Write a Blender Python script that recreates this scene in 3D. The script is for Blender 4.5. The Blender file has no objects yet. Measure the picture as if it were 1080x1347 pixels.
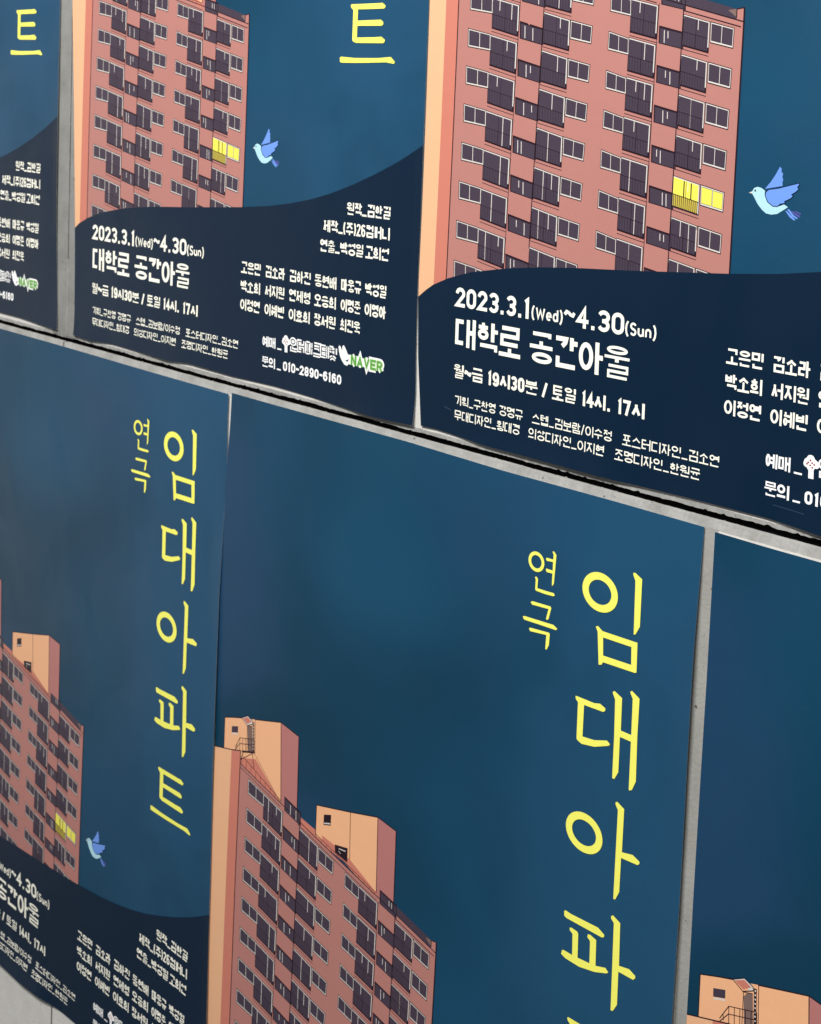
import bpy, math, random
from mathutils import Matrix, Vector

# ------------------------------------------------------------------ scene, camera, light
S = bpy.context.scene
COL = S.collection
W = 0.42                                   # width of one poster in metres; all (x, y) below are in poster widths, y downwards


def P3(x, y, out=0.0):                     # wall coordinates -> world; out = metres in front of the wall
    return Vector((x * W, -out, -y * W))


cam_d = bpy.data.cameras.new('camera')
cam = bpy.data.objects.new('camera', cam_d)
COL.objects.link(cam)
R = ((0.75602701, -0.03791276, 0.65344149), (0.06786382, 0.99748099, -0.02064397), (-0.65101279, 0.05995243, 0.75669548))
cx, cy, cz = 2.47388866, 0.8946703, -1.48665185
ax = [Vector((r[0], r[2], -r[1])) for r in R]
M = Matrix.Identity(4)
for i, v in enumerate((ax[0], -ax[1], -ax[2])):
    for j in range(3):
        M[j][i] = v[j]
M.translation = Vector((cx * W, cz * W, -cy * W))
cam.matrix_world = M
cam_d.sensor_fit = 'HORIZONTAL'
cam_d.sensor_width = 36
cam_d.lens = 1776.988 / 1080 * 36
cam_d.shift_x = -0.14570518 * 1000 / 1080
cam_d.shift_y = -0.43975081 * 1000 / 1080
cam_d.dof.use_dof = True
cam_d.dof.focus_distance = 0.74
cam_d.dof.aperture_fstop = 34
cam_d.clip_start = 0.02
cam_d.clip_end = 50
S.camera = cam

world = bpy.data.worlds.new('World')
S.world = world
world.use_nodes = True
bg = world.node_tree.nodes['Background']
bg.inputs[0].default_value = (0.93, 0.97, 1.0, 1)
bg.inputs[1].default_value = 0.12

ld = bpy.data.lights.new('ceiling_lamp', 'AREA')
ld.shape = 'RECTANGLE'
ld.size = 1.5
ld.size_y = 0.35
ld.energy = 86
ld.color = (1.0, 0.985, 0.955)
lamp = bpy.data.objects.new('ceiling_lamp', ld)
COL.objects.link(lamp)
lamp.location = (0.50, -1.35, 1.05)
lamp.rotation_euler = (Vector((0.45, 0, -0.45)) - lamp.location).to_track_quat('-Z', 'Y').to_euler()

hd = bpy.data.lights.new('added_side_light', 'AREA')          # side light added out of view at far left, for the sheen on the paper
hd.shape = 'RECTANGLE'
hd.size = 1.3
hd.size_y = 2.4
hd.energy = 9
hd.color = (1.0, 0.95, 0.88)
sheen_light = bpy.data.objects.new('added_side_light', hd)
COL.objects.link(sheen_light)
sheen_light.location = (-3.0, -1.35, -1.25)
sheen_light.rotation_euler = (Vector((0, 0, -0.6)) - sheen_light.location).to_track_quat('-Z', 'Y').to_euler()

S.view_settings.view_transform = 'Standard'
S.view_settings.look = 'None'
S.view_settings.exposure = 0
S.view_settings.gamma = 1


# ------------------------------------------------------------------ materials
def lin(c):
    c = c / 255
    return c / 12.92 if c < 0.04045 else ((c + 0.055) / 1.055) ** 2.4


def rgb(r, g, b, k=0.84):
    return (lin(r) * k, lin(g) * k, lin(b) * k, 1)


def mat(name, col, rough=0.38, spec=0.27, grain=0.05, gscale=900, bump=0.0, bscale=60):
    m = bpy.data.materials.new(name)
    m.use_nodes = True
    nt = m.node_tree
    b = nt.nodes['Principled BSDF']
    b.inputs['Roughness'].default_value = rough
    b.inputs['Specular IOR Level'].default_value = spec
    tc = nt.nodes.new('ShaderNodeTexCoord')
    n = nt.nodes.new('ShaderNodeTexNoise')
    n.inputs['Scale'].default_value = gscale
    n.inputs['Detail'].default_value = 2
    nt.links.new(tc.outputs['Object'], n.inputs['Vector'])
    mx = nt.nodes.new('ShaderNodeMix')
    mx.data_type = 'RGBA'
    mx.inputs[6].default_value = tuple(c * (1 - grain) for c in col[:3]) + (1,)
    mx.inputs[7].default_value = tuple(min(1, c * (1 + grain)) for c in col[:3]) + (1,)
    nt.links.new(n.outputs['Fac'], mx.inputs[0])
    nt.links.new(mx.outputs[2], b.inputs['Base Color'])
    if name.startswith('printed'):
        ge = nt.nodes.new('ShaderNodeNewGeometry')
        w1 = nt.nodes.new('ShaderNodeTexNoise')
        w1.inputs['Scale'].default_value = 16
        w1.inputs['Detail'].default_value = 4
        w1.inputs['Distortion'].default_value = 0.6
        w2 = nt.nodes.new('ShaderNodeTexNoise')
        w2.inputs['Scale'].default_value = 1400
        nt.links.new(ge.outputs['Position'], w1.inputs['Vector'])
        nt.links.new(ge.outputs['Position'], w2.inputs['Vector'])
        b1 = nt.nodes.new('ShaderNodeBump')
        b1.inputs['Strength'].default_value = 0.30
        b1.inputs['Distance'].default_value = 0.002
        b2 = nt.nodes.new('ShaderNodeBump')
        b2.inputs['Strength'].default_value = 0.10
        b2.inputs['Distance'].default_value = 0.0002
        nt.links.new(w1.outputs['Fac'], b1.inputs['Height'])
        nt.links.new(w2.outputs['Fac'], b2.inputs['Height'])
        nt.links.new(b1.outputs[0], b2.inputs['Normal'])
        nt.links.new(b2.outputs[0], b.inputs['Normal'])
        rr = nt.nodes.new('ShaderNodeMapRange')
        rr.inputs[3].default_value = rough - 0.08
        rr.inputs[4].default_value = rough + 0.14
        nt.links.new(w1.outputs['Fac'], rr.inputs[0])
        nt.links.new(rr.outputs[0], b.inputs['Roughness'])
    if bump:
        n2 = nt.nodes.new('ShaderNodeTexNoise')
        n2.inputs['Scale'].default_value = bscale
        n2.inputs['Detail'].default_value = 5
        nt.links.new(tc.outputs['Object'], n2.inputs['Vector'])
        bp = nt.nodes.new('ShaderNodeBump')
        bp.inputs['Strength'].default_value = bump
        bp.inputs['Distance'].default_value = 0.001
        nt.links.new(n2.outputs['Fac'], bp.inputs['Height'])
        nt.links.new(bp.outputs[0], b.inputs['Normal'])
    return m


def sky_print():
    m = mat('printed_night_sky', rgb(40, 90, 132))
    nt = m.node_tree
    b = nt.nodes['Principled BSDF']
    tc = nt.nodes['Texture Coordinate']
    grain = b.inputs['Base Color'].links[0].from_node

    def noise(scale, off, lo, hi, detail=3):
        mp = nt.nodes.new('ShaderNodeMapping')
        mp.inputs['Location'].default_value = off
        nt.links.new(tc.outputs['Object'], mp.inputs[0])
        n = nt.nodes.new('ShaderNodeTexNoise')
        n.inputs['Scale'].default_value = scale
        n.inputs['Detail'].default_value = detail
        n.inputs['Distortion'].default_value = 0.4
        nt.links.new(mp.outputs[0], n.inputs['Vector'])
        mr = nt.nodes.new('ShaderNodeMapRange')
        mr.interpolation_type = 'SMOOTHSTEP'
        mr.inputs[1].default_value = lo
        mr.inputs[2].default_value = hi
        nt.links.new(n.outputs['Fac'], mr.inputs[0])
        return mr.outputs[0]

    def mix(f, a, bb):
        x = nt.nodes.new('ShaderNodeMix')
        x.data_type = 'RGBA'
        nt.links.new(f, x.inputs[0]) if not isinstance(f, float) else setattr(x.inputs[0], 'default_value', f)
        for s, v in ((6, a), (7, bb)):
            if isinstance(v, tuple):
                x.inputs[s].default_value = v
            else:
                nt.links.new(v, x.inputs[s])
        return x.outputs[2]
    a = mix(noise(4.2, (3, 1, 7), 0.38, 0.72, 1.5), rgb(9, 58, 83), rgb(18, 75, 107))
    a = mix(noise(3.6, (9, 4, 2), 0.46, 0.72), a, rgb(30, 68, 102))
    # soft printed glow behind the title column
    sp = nt.nodes.new('ShaderNodeSeparateXYZ')
    nt.links.new(tc.outputs['Object'], sp.inputs[0])
    g = nt.nodes.new('ShaderNodeMapRange')
    g.interpolation_type = 'SMOOTHSTEP'
    g.inputs[1].default_value = 0.48 * W
    g.inputs[2].default_value = 0.86 * W
    g.inputs[4].default_value = 1.0
    nt.links.new(sp.outputs[0], g.inputs[0])
    mu = nt.nodes.new('ShaderNodeMath')
    mu.operation = 'MULTIPLY'
    nt.links.new(g.outputs[0], mu.inputs[0])
    nt.links.new(noise(6, (1, 2, 3), 0.22, 0.62), mu.inputs[1])
    a = mix(mu.outputs[0], a, rgb(31, 80, 114))
    # keep the fine grain: multiply-like mix over the colour
    fine = nt.nodes.new('ShaderNodeMix')
    fine.data_type = 'RGBA'
    fine.blend_type = 'SOFT_LIGHT'
    fine.inputs[0].default_value = 0.12
    nt.links.new(a, fine.inputs[6])
    n = grain.inputs[0].links[0].from_node
    nt.links.new(n.outputs['Fac'], fine.inputs[7])
    nt.links.new(fine.outputs[2], b.inputs['Base Color'])
    return m


def wall_mat(name, c1, c2, rough=0.8, bump=0.5):
    m = mat(name, c1, rough=rough, spec=0.3, bump=bump, bscale=420)
    nt = m.node_tree
    b = nt.nodes['Principled BSDF']
    tc = nt.nodes['Texture Coordinate']
    n = nt.nodes.new('ShaderNodeTexNoise')
    n.inputs['Scale'].default_value = 38
    n.inputs['Detail'].default_value = 8
    n.inputs['Roughness'].default_value = 0.65
    nt.links.new(tc.outputs['Object'], n.inputs['Vector'])
    r = nt.nodes.new('ShaderNodeValToRGB')
    r.color_ramp.elements[0].position = 0.36
    r.color_ramp.elements[0].color = c2
    r.color_ramp.elements[1].position = 0.6
    r.color_ramp.elements[1].color = c1
    nt.links.new(n.outputs['Fac'], r.inputs[0])
    # dark pits
    n2 = nt.nodes.new('ShaderNodeTexNoise')
    n2.inputs['Scale'].default_value = 260
    n2.inputs['Detail'].default_value = 3
    nt.links.new(tc.outputs['Object'], n2.inputs['Vector'])
    mr = nt.nodes.new('ShaderNodeMapRange')
    mr.inputs[1].default_value = 0.68
    mr.inputs[2].default_value = 0.74
    nt.links.new(n2.outputs['Fac'], mr.inputs[0])
    mx = nt.nodes.new('ShaderNodeMix')
    mx.data_type = 'RGBA'
    mx.inputs[7].default_value = tuple(c * 0.35 for c in c2[:3]) + (1,)
    nt.links.new(mr.outputs[0], mx.inputs[0])
    nt.links.new(r.outputs[0], mx.inputs[6])
    nt.links.new(mx.outputs[2], b.inputs['Base Color'])
    return m


MT = {
    'sky': sky_print(),
    'band': mat('printed_navy', rgb(4, 32, 56), grain=0.12),
    'peach': mat('printed_peach', rgb(244, 188, 146)),
    'peach2': mat('printed_light_orange', rgb(252, 190, 145)),
    'salmon': mat('printed_salmon', rgb(212, 130, 112)),
    'pink': mat('printed_pink', rgb(189, 129, 121)),
    'pink2': mat('printed_dusty_pink', rgb(190, 124, 120)),
    'glass': mat('printed_slate', rgb(72, 61, 76), grain=0.15),
    'line': mat('printed_dark_line', rgb(40, 22, 34)),
    'frame': mat('printed_window_white', rgb(226, 220, 214)),
    'lit': mat('printed_lit_window_yellow', rgb(250, 240, 96)),
    'litd': mat('printed_curtain_yellow', rgb(206, 186, 80)),
    'grey': mat('printed_grey', rgb(130, 106, 100)),
    'yellow': mat('printed_title_yellow', rgb(255, 252, 112, 0.9)),
    'cream': mat('printed_cream', rgb(255, 253, 238, 0.95)),
    'white': mat('printed_white', rgb(255, 255, 255, 0.95)),
    'green': mat('printed_green', rgb(96, 168, 66)),
    'mint': mat('printed_pale_green', rgb(214, 240, 196)),
    'ink': mat('printed_ink', rgb(70, 74, 84)),
    'red': mat('printed_brown_red', rgb(160, 70, 60)),
    'birdw': mat('printed_wing_blue', rgb(116, 160, 246)),
    'birdb': mat('printed_pale_blue', rgb(186, 232, 246)),
    'violet': mat('printed_violet', rgb(96, 92, 180)),
    'paper': mat('paper_edge', (0.62, 0.62, 0.6, 1), rough=0.8),
    'panel': wall_mat('painted_wall_panel', (0.63, 0.615, 0.585, 1), (0.56, 0.545, 0.515, 1), bump=0.25),
    'strip': wall_mat('grey_joint_strip', (0.25, 0.25, 0.24, 1), (0.20, 0.20, 0.19, 1), bump=0.3),
    'strip2': wall_mat('pale_joint_strip', (0.33, 0.325, 0.305, 1), (0.28, 0.275, 0.255, 1), bump=0.3),
    'cement': wall_mat('bare_cement', (0.40, 0.395, 0.38, 1), (0.29, 0.285, 0.27, 1), bump=0.3),
    'void': mat('dark_joint', (0.006, 0.006, 0.007, 1), rough=1.0, spec=0.0),
    'scratch': mat('paper_scratch', rgb(62, 84, 104), rough=.7),
    'seal': mat('dark_sealant', (0.06, 0.06, 0.055, 1), rough=0.9, spec=0.2),
}


# ------------------------------------------------------------------ poster artwork helpers (u right, v down, in poster widths)
def interp(tab, x):
    if x <= tab[0][0]:
        return tab[0][1]
    for (a, p), (b, q) in zip(tab, tab[1:]):
        if x <= b:
            t = (x - a) / (b - a)
            return p + (q - p) * t
    return tab[-1][1]


def smooth(a, b, x):
    t = min(1, max(0, (x - a) / (b - a)))
    return t * t * (3 - 2 * t)


class Art:
    """collects flat shapes (u, v, layer in metres) and builds one mesh following the sheet's curl"""
    def __init__(s):
        s.v = []
        s.f = []
        s.m = []
        s.mats = []

    def mi(s, k):
        if k not in s.mats:
            s.mats.append(k)
        return s.mats.index(k)

    def poly(s, pts, k, z):
        n = len(s.v)
        s.v += [(p[0], p[1], z) for p in pts]
        s.f.append(tuple(range(n, n + len(pts))))
        s.m.append(s.mi(k))

    def ring(s, outer, inner, k, z):
        n = len(outer)
        b = len(s.v)
        s.v += [(p[0], p[1], z) for p in outer] + [(p[0], p[1], z) for p in inner]
        for i in range(n):
            j = (i + 1) % n
            s.f.append((b + i, b + j, b + n + j, b + n + i))
            s.m.append(s.mi(k))

    def grid(s, q, k, z, nu, nv):                       # q = tl, tr, br, bl
        b = len(s.v)
        for j in range(nv + 1):
            for i in range(nu + 1):
                a, c = i / nu, j / nv
                x = (q[0][0] * (1 - a) + q[1][0] * a) * (1 - c) + (q[3][0] * (1 - a) + q[2][0] * a) * c
                y = (q[0][1] * (1 - a) + q[1][1] * a) * (1 - c) + (q[3][1] * (1 - a) + q[2][1] * a) * c
                s.v.append((x, y, z))
        for j in range(nv):
            for i in range(nu):
                o = b + j * (nu + 1) + i
                s.f.append((o, o + 1, o + nu + 2, o + nu + 1))
                s.m.append(s.mi(k))

    def line(s, pts, th, k, z, closed=False, cap=0.0):
        """thick polyline with mitred corners, finely divided so that it follows the curl"""
        pts = [Vector(p) for p in pts]
        pts = [p for i, p in enumerate(pts) if i == 0 or (p - pts[i - 1]).length > 1e-7]
        out = []
        m = len(pts)
        for i in range(m if closed else m - 1):
            a, b = pts[i], pts[(i + 1) % m]
            k_ = max(1, int((b - a).length / 0.02))
            for j in range(k_):
                out.append(a.lerp(b, j / k_))
        if not closed:
            out.append(pts[-1])
        pts = out
        m = len(pts)
        if m < 2:
            return
        if cap and not closed:
            pts[0] = pts[0] - (pts[1] - pts[0]).normalized() * cap
            pts[-1] = pts[-1] + (pts[-1] - pts[-2]).normalized() * cap
        b0 = len(s.v)
        for i in range(m):
            if closed:
                d0 = (pts[i] - pts[i - 1]).normalized()
                d1 = (pts[(i + 1) % m] - pts[i]).normalized()
            else:
                d0 = (pts[i] - pts[i - 1]).normalized() if i else (pts[1] - pts[0]).normalized()
                d1 = (pts[i + 1] - pts[i]).normalized() if i < m - 1 else d0
            n0 = Vector((-d0.y, d0.x))
            n1 = Vector((-d1.y, d1.x))
            n = n0 + n1
            n = n.normalized() if n.length > 1e-6 else n0
            c = max(0.45, n.dot(n0))
            o = n * (th / 2 / c)
            s.v.append((pts[i].x + o.x, pts[i].y + o.y, z))
            s.v.append((pts[i].x - o.x, pts[i].y - o.y, z))
        for i in range(m if closed else m - 1):
            a, b = b0 + 2 * i, b0 + 2 * ((i + 1) % m)
            s.f.append((a, b, b + 1, a + 1))
            s.m.append(s.mi(k))

    def build(s, name, poster, parent):
        me = bpy.data.meshes.new(name)
        me.from_pydata([(u * W, -(poster.h(u, v) + z), -v * W) for u, v, z in s.v], [], s.f)
        for k in s.mats:
            me.materials.append(MT[k])
        me.polygons.foreach_set('material_index', s.m)
        me.update()
        # faces look out of the wall
        import bmesh
        bm = bmesh.new()
        bm.from_mesh(me)
        fl = [f for f in bm.faces if f.normal.y > 0]
        bmesh.ops.reverse_faces(bm, faces=fl)
        bm.to_mesh(me)
        bm.free()
        o = bpy.data.objects.new(name, me)
        COL.objects.link(o)
        o.parent = parent
        return o


def ell(cx_, cy_, rx, ry, n=28):
    return [(cx_ + rx * math.sin(2 * math.pi * i / n), cy_ - ry * math.cos(2 * math.pi * i / n)) for i in range(n)]


def arc(cx_, cy_, rx, ry, a0, a1, n=8):
    return [(cx_ + rx * math.cos(math.radians(a0 + (a1 - a0) * i / n)), cy_ - ry * math.sin(math.radians(a0 + (a1 - a0) * i / n))) for i in range(n + 1)]


# ------------------------------------------------------------------ stroke lettering
CHO = 'ㄱㄲㄴㄷㄸㄹㅁㅂㅃㅅㅆㅇㅈㅉㅊㅋㅌㅍㅎ'
JUNG = 'ㅏㅐㅑㅒㅓㅔㅕㅖㅗㅘㅙㅚㅛㅜㅝㅞㅟㅠㅡㅢㅣ'
JONG = ['', 'ㄱ', 'ㄲ', 'ㄳ', 'ㄴ', 'ㄵ', 'ㄶ', 'ㄷ', 'ㄹ', 'ㄺ', 'ㄻ', 'ㄼ', 'ㄽ', 'ㄾ', 'ㄿ', 'ㅀ', 'ㅁ', 'ㅂ', 'ㅄ', 'ㅅ', 'ㅆ', 'ㅇ', 'ㅈ', 'ㅊ', 'ㅋ', 'ㅌ', 'ㅍ', 'ㅎ']


def jamo(c, x0, y0, x1, y1, side=False):
    """list of (points, closed); box is the centre-line box"""
    def q(*p):
        return [(x0 + a * (x1 - x0), y0 + b * (y1 - y0)) for a, b in p]
    E_ = (ell((x0 + x1) / 2, (y0 + y1) / 2, (x1 - x0) / 2, (y1 - y0) / 2, 20), True)
    if c == 'ㄱ':
        return [(q((0, 0), (1, 0), (.93, .45), (.62, 1)) if side else q((0, 0), (1, 0), (1, 1)), False)]
    if c == 'ㅋ':
        return [(q((0, 0), (1, 0), (1, 1)), False), (q((0, .5), (1, .5)), False)]
    if c == 'ㄴ':
        return [(q((0, 0), (0, 1), (1, 1)), False)]
    if c == 'ㄷ':
        return [(q((1, 0), (0, 0), (0, 1), (1, 1)), False)]
    if c == 'ㅌ':
        return [(q((1, 0), (0, 0), (0, 1), (1, 1)), False), (q((0, .5), (1, .5)), False)]
    if c == 'ㄹ':
        return [(q((0, 0), (1, 0), (1, .5), (0, .5), (0, 1), (1, 1)), False)]
    if c == 'ㅁ':
        return [(q((0, 0), (1, 0), (1, 1), (0, 1)), True)]
    if c == 'ㅂ':
        return [(q((0, 0), (0, 1), (1, 1), (1, 0)), False), (q((0, .48), (1, .48)), False)]
    if c == 'ㅅ':
        return [(q((.5, 0), (.5, .3), (0, 1)), False), (q((.5, .3), (1, 1)), False)]
    if c == 'ㅈ':
        return [(q((0, 0), (1, 0)), False), (q((.5, 0), (.5, .4), (0, 1)), False), (q((.5, .4), (1, 1)), False)]
    if c == 'ㅊ':
        return [(q((.3, 0), (.7, 0)), False), (q((0, .3), (1, .3)), False), (q((.5, .3), (.5, .55), (0, 1)), False), (q((.5, .55), (1, 1)), False)]
    if c == 'ㅍ':
        return [(q((0, 0), (1, 0)), False), (q((0, 1), (1, 1)), False), (q((.28, 0), (.28, 1)), False), (q((.72, 0), (.72, 1)), False)]
    if c == 'ㅎ':
        h = y1 - y0
        return [(q((.5, -.08), (.5, .24)), False), (q((0, .24), (1, .24)), False),
                (ell((x0 + x1) / 2, y0 + .75 * h, (x1 - x0) * .42, h * .25, 18), True)]
    if c == 'ㅇ':
        return [E_]
    return []


BARS = {'ㄱ': 1.45, 'ㄴ': 1.35, 'ㄷ': 2, 'ㄹ': 3, 'ㅁ': 2, 'ㅂ': 2.2, 'ㅅ': 1.5, 'ㅇ': 2, 'ㅈ': 2.2, 'ㅊ': 2.8, 'ㅋ': 2, 'ㅌ': 3, 'ㅍ': 2.2, 'ㅎ': 2.9}


def syllable(ch, w, h, t):
    """strokes of one Hangul syllable inside a w x h box: list of (points, closed, stroke)"""
    k = ord(ch) - 0xAC00
    ci, vi, fi = CHO[k // 588], JUNG[k % 588 // 28], JONG[k % 28]
    hor = vi in 'ㅗㅛㅜㅠㅡ'
    mixd = vi in 'ㅝㅢㅚㅘㅟ'
    tt = t
    hi = 2 * BARS[ci] - 1
    hf = (2 * BARS[fi] - 1 + (.45 if fi in 'ㄱㄴ' else 0)) if fi else 0
    vow = 0
    if hor:
        vow = {'ㅡ': 1.9, 'ㅗ': 2.6, 'ㅛ': 2.6, 'ㅜ': 2.9, 'ㅠ': 2.9}[vi]
    elif mixd:
        vow = {'ㅝ': 2.9, 'ㅢ': 1.9, 'ㅚ': 2.5, 'ㅘ': 2.5, 'ㅟ': 2.8}[vi]
    total = hi + vow + (hf + .9 if fi else 0)
    U = h / total
    t = min(tt, U * 1.04)                                 # thickness of level strokes
    tv = min(tt, w * .2)                                  # thickness of upright strokes
    t = min(t, tv * 1.15)
    e, ev = t / 2, tv / 2
    X0, Y0, X1, Y1 = ev, e, w - ev, h - e
    o = []
    add = lambda L: o.extend((p, c, t) for p, c in L)
    if fi:
        fh = hf * U
        fy0 = h - fh
        add(jamo(fi, X0 + w * .09, fy0 + e, X1, Y1))
        Yb = fy0 - .9 * U                                 # lower limit (outer) of the upper half
    else:
        Yb = h
    if hor or mixd:
        ih = (Yb) * hi / (hi + vow)
        vh = Yb - ih
    if hor:
        if vi in 'ㅗㅛ':
            vy = Yb - e
            for x in ([w / 2] if vi == 'ㅗ' else [w * .33, w * .67]):
                o.append(([(x, ih + (e if ci != 'ㅅ' else -e)), (x, vy)], False, tv * .95))
        elif vi == 'ㅡ':
            vy = Yb - e
        else:
            vy = ih + vh * .34 + e * .4
            for x in ([w / 2] if vi == 'ㅜ' else [w * .33, w * .67]):
                o.append(([(x, vy), (x, Yb)], False, tv * .95))
        o.append(([(0, vy), (w, vy)], False, t))
        add(jamo(ci, X0 + w * .05, Y0, X1 - w * .05, ih - e))
        return o
    if mixd:
        iw = w * .66
        add(jamo(ci, X0, Y0, iw - ev, ih - e))
        hy = ih + vh * .38 if vi in 'ㅝㅟ' else Yb - e * (1 if fi else 2.2)
        o.append(([(0, hy), (iw + w * .03, hy)], False, t))
        if vi in 'ㅝㅟ':
            o.append(([(iw * .45, hy), (iw * .45, Yb)], False, tv * .85))
        if vi == 'ㅝ':
            o.append(([(iw * .72, Yb - e * .8), (X1, Yb - e * .8)], False, t * .85))
        if vi in 'ㅚㅘ':
            o.append(([(iw * .5, ih), (iw * .5, hy)], False, tv * .85))
        o.append(([(X1, 0), (X1, Yb + (e if fi else 0) * .5)], False, tv))
        return o
    iw = {'ㅏ': .60, 'ㅑ': .60, 'ㅓ': .54, 'ㅕ': .54, 'ㅣ': .70, 'ㅐ': .48, 'ㅔ': .45, 'ㅖ': .43}.get(vi, .5) * w
    hh = Yb
    t1 = t if fi else min(tt, h / (2 * BARS[ci] - 1) * .9)
    y_lo = Yb - t1 / 2 - (hh * .08 if not fi else 0)
    o.extend((p, c, t1 if vi not in 'ㅔㅖㅐ' else min(t1, w * .15)) for p, c in jamo(ci, X0, t1 / 2 + (hh * .05 if not fi else 0), iw - ev, y_lo, side=True))
    my = hh * .46
    tn = tv if vi not in 'ㅐㅔㅖ' else min(tv, w * .155)
    V = lambda x, a=0, b=0: o.append(([(x, a), (x, Yb - b + (e * .4 if fi else 0))], False, tn))
    H_ = lambda xa, xb, y: o.append(([(xa, y), (xb, y)], False, t1))
    if vi == 'ㅣ':
        V(X1)
    elif vi in 'ㅏㅑ':
        x = w - w * .16 - ev
        V(x)
        for y in ([my] if vi == 'ㅏ' else [my - hh * .13, my + hh * .13]):
            H_(x, w, y)
    elif vi in 'ㅓㅕ':
        V(X1)
        for y in ([my] if vi == 'ㅓ' else [my - hh * .15, my + hh * .15]):
            H_(iw - ev * .3, X1, y)
    elif vi == 'ㅐ':
        x = w - tn * 2.35
        V(x, hh * .03, hh * .03)
        V(w - tn / 2)
        H_(x, w - tn, my)
    elif vi in 'ㅔㅖ':
        x = w - tn * 2.0
        V(x, hh * .03, hh * .03)
        V(w - tn / 2)
        for y in ([my] if vi == 'ㅔ' else [my - hh * .15, my + hh * .15]):
            H_(iw - ev, x, y)
    return o


def latin(c, w, h, t):
    e = t / 2
    a, b, x, y = e, e, w - e, h - e
    m = h / 2
    rx, ry = (x - a) / 2, (y - b) / 2
    cxm = w / 2
    r4 = min(rx, h * .22)
    A = arc
    oval = A(cxm, b + r4, rx, r4, 180, 0) + A(cxm, y - r4, rx, r4, 0, -180)
    if c == '0':
        return [(oval, True)]
    if c == '1':
        return [([(a, b + h * .1), (cxm + w * .08, b), (cxm + w * .08, y + e)], False)]
    if c == '2':
        return [(A(cxm, b + r4, rx, r4, 180, -20) + [(a, y), (x + e, y)], False)]
    if c == '3':
        q = (y - b) / 4
        return [(A(cxm, b + q, rx, q, 160, -90, 10), False), (A(cxm, y - q, rx, q, 90, -160, 10), False), ([(cxm - w * .12, m), (cxm + .02 * w, m)], False)]
    if c == '4':
        return [([(x - w * .2, y + e), (x - w * .2, b), (a, y - h * .24), (x + e, y - h * .24)], False)]
    if c == '6':
        q = h * .25
        return [(A(cxm, b + r4, rx, r4, 20, 180) + [(a, y - q)], False), (A(cxm, y - q, rx, q, 0, 360, 16)[:-1], True)]
    if c == '9':
        q = h * .25
        return [(A(cxm, y - r4, rx, r4, 200, 360) + [(x, b + q)], False), (A(cxm, b + q, rx, q, 0, 360, 16)[:-1], True)]
    if c == '7':
        return [([(a - e, b), (x, b), (cxm - w * .05, y + e)], False)]
    if c == '8':
        q = (y - b) / 4
        return [(A(cxm, b + q, rx * .92, q, 0, 360, 16)[:-1], True), (A(cxm, y - q, rx, q, 0, 360, 16)[:-1], True)]
    if c == '.':
        return [([(cxm, h - t), (cxm, h)], False)]
    if c == '-':
        return [([(0, m), (w, m)], False)]
    if c == '_':
        return [([(0, h - e), (w, h - e)], False)]
    if c == '/':
        return [([(x, 0), (a, h)], False)]
    if c == '~':
        return [([(a, m + e * .8), (w * .25, m - e), (w * .42, m - e * .6), (w * .6, m + e * .6), (w * .78, m + e), (x, m - e * .8)], False)]
    if c == '(':
        return [([(x, 0), (a + w * .15, h * .2), (a, h * .5), (a + w * .15, h * .8), (x, h)], False)]
    if c == ')':
        return [([(a, 0), (x - w * .15, h * .2), (x, h * .5), (x - w * .15, h * .8), (a, h)], False)]
    if c == 'N':
        return [([(a, h), (a, 0)], False), ([(a, 0), (x, h)], False), ([(x, h), (x, 0)], False)]
    if c == 'A':
        return [([(a, h), (cxm, e), (x, h)], False), ([(w * .25, h * .68), (w * .75, h * .68)], False)]
    if c == 'V':
        return [([(a, 0), (cxm, h - e), (x, 0)], False)]
    if c == 'E':
        return [([(w, b), (a, b), (a, y), (w, y)], False), ([(a, m), (w * .9, m)], False)]
    if c == 'R':
        return [([(a, h), (a, b), (cxm, b)] + A(cxm, b + h * .22, rx, h * .22, 90, -90) + [(a, b + h * .44)], False), ([(cxm, m), (x, h)], False)]
    if c == 'W':
        return [([(a, h * .1), (w * .27, h * .82), (cxm, h * .25), (w * .73, h * .82), (x, h * .1)], False)]
    if c == 'e':
        cyy, q = h * .58, h * .24
        return [([(a, cyy)] + A(cxm, cyy, rx, q, 0, 310, 12), False)]
    if c == 'd':
        cyy, q = h * .58, h * .24
        return [(A(cxm, cyy, rx, q, 0, 360, 14)[:-1], True), ([(x, h * .06), (x, h * .85)], False)]
    if c == 'S':
        q = h * .18
        return [(A(cxm, h * .1 + q, rx, q, 20, 270, 8) + A(cxm, h * .84 - q, rx, q, 90, -160, 8), False)]
    if c == 'u':
        return [([(a, h * .34)] + A(cxm, h * .82 - rx, rx, rx, 180, 360, 8) + [(x, h * .34)], False), ([(x, h * .34), (x, h * .85)], False)]
    if c == 'n':
        return [([(a, h * .85)] + A(cxm, h * .36 + rx, rx, rx, 180, 0, 8) + [(x, h * .85)], False)]
    return []


CW = {' ': .42, '_': .62, '.': .26, '/': .42, '(': .3, ')': .3, '~': .62, '-': .4, '1': .36, 'W': .85, 'e': .5, 'd': .5, 'S': .52, 'u': .5, 'n': .5, 'V': .66, 'A': .66}


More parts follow.
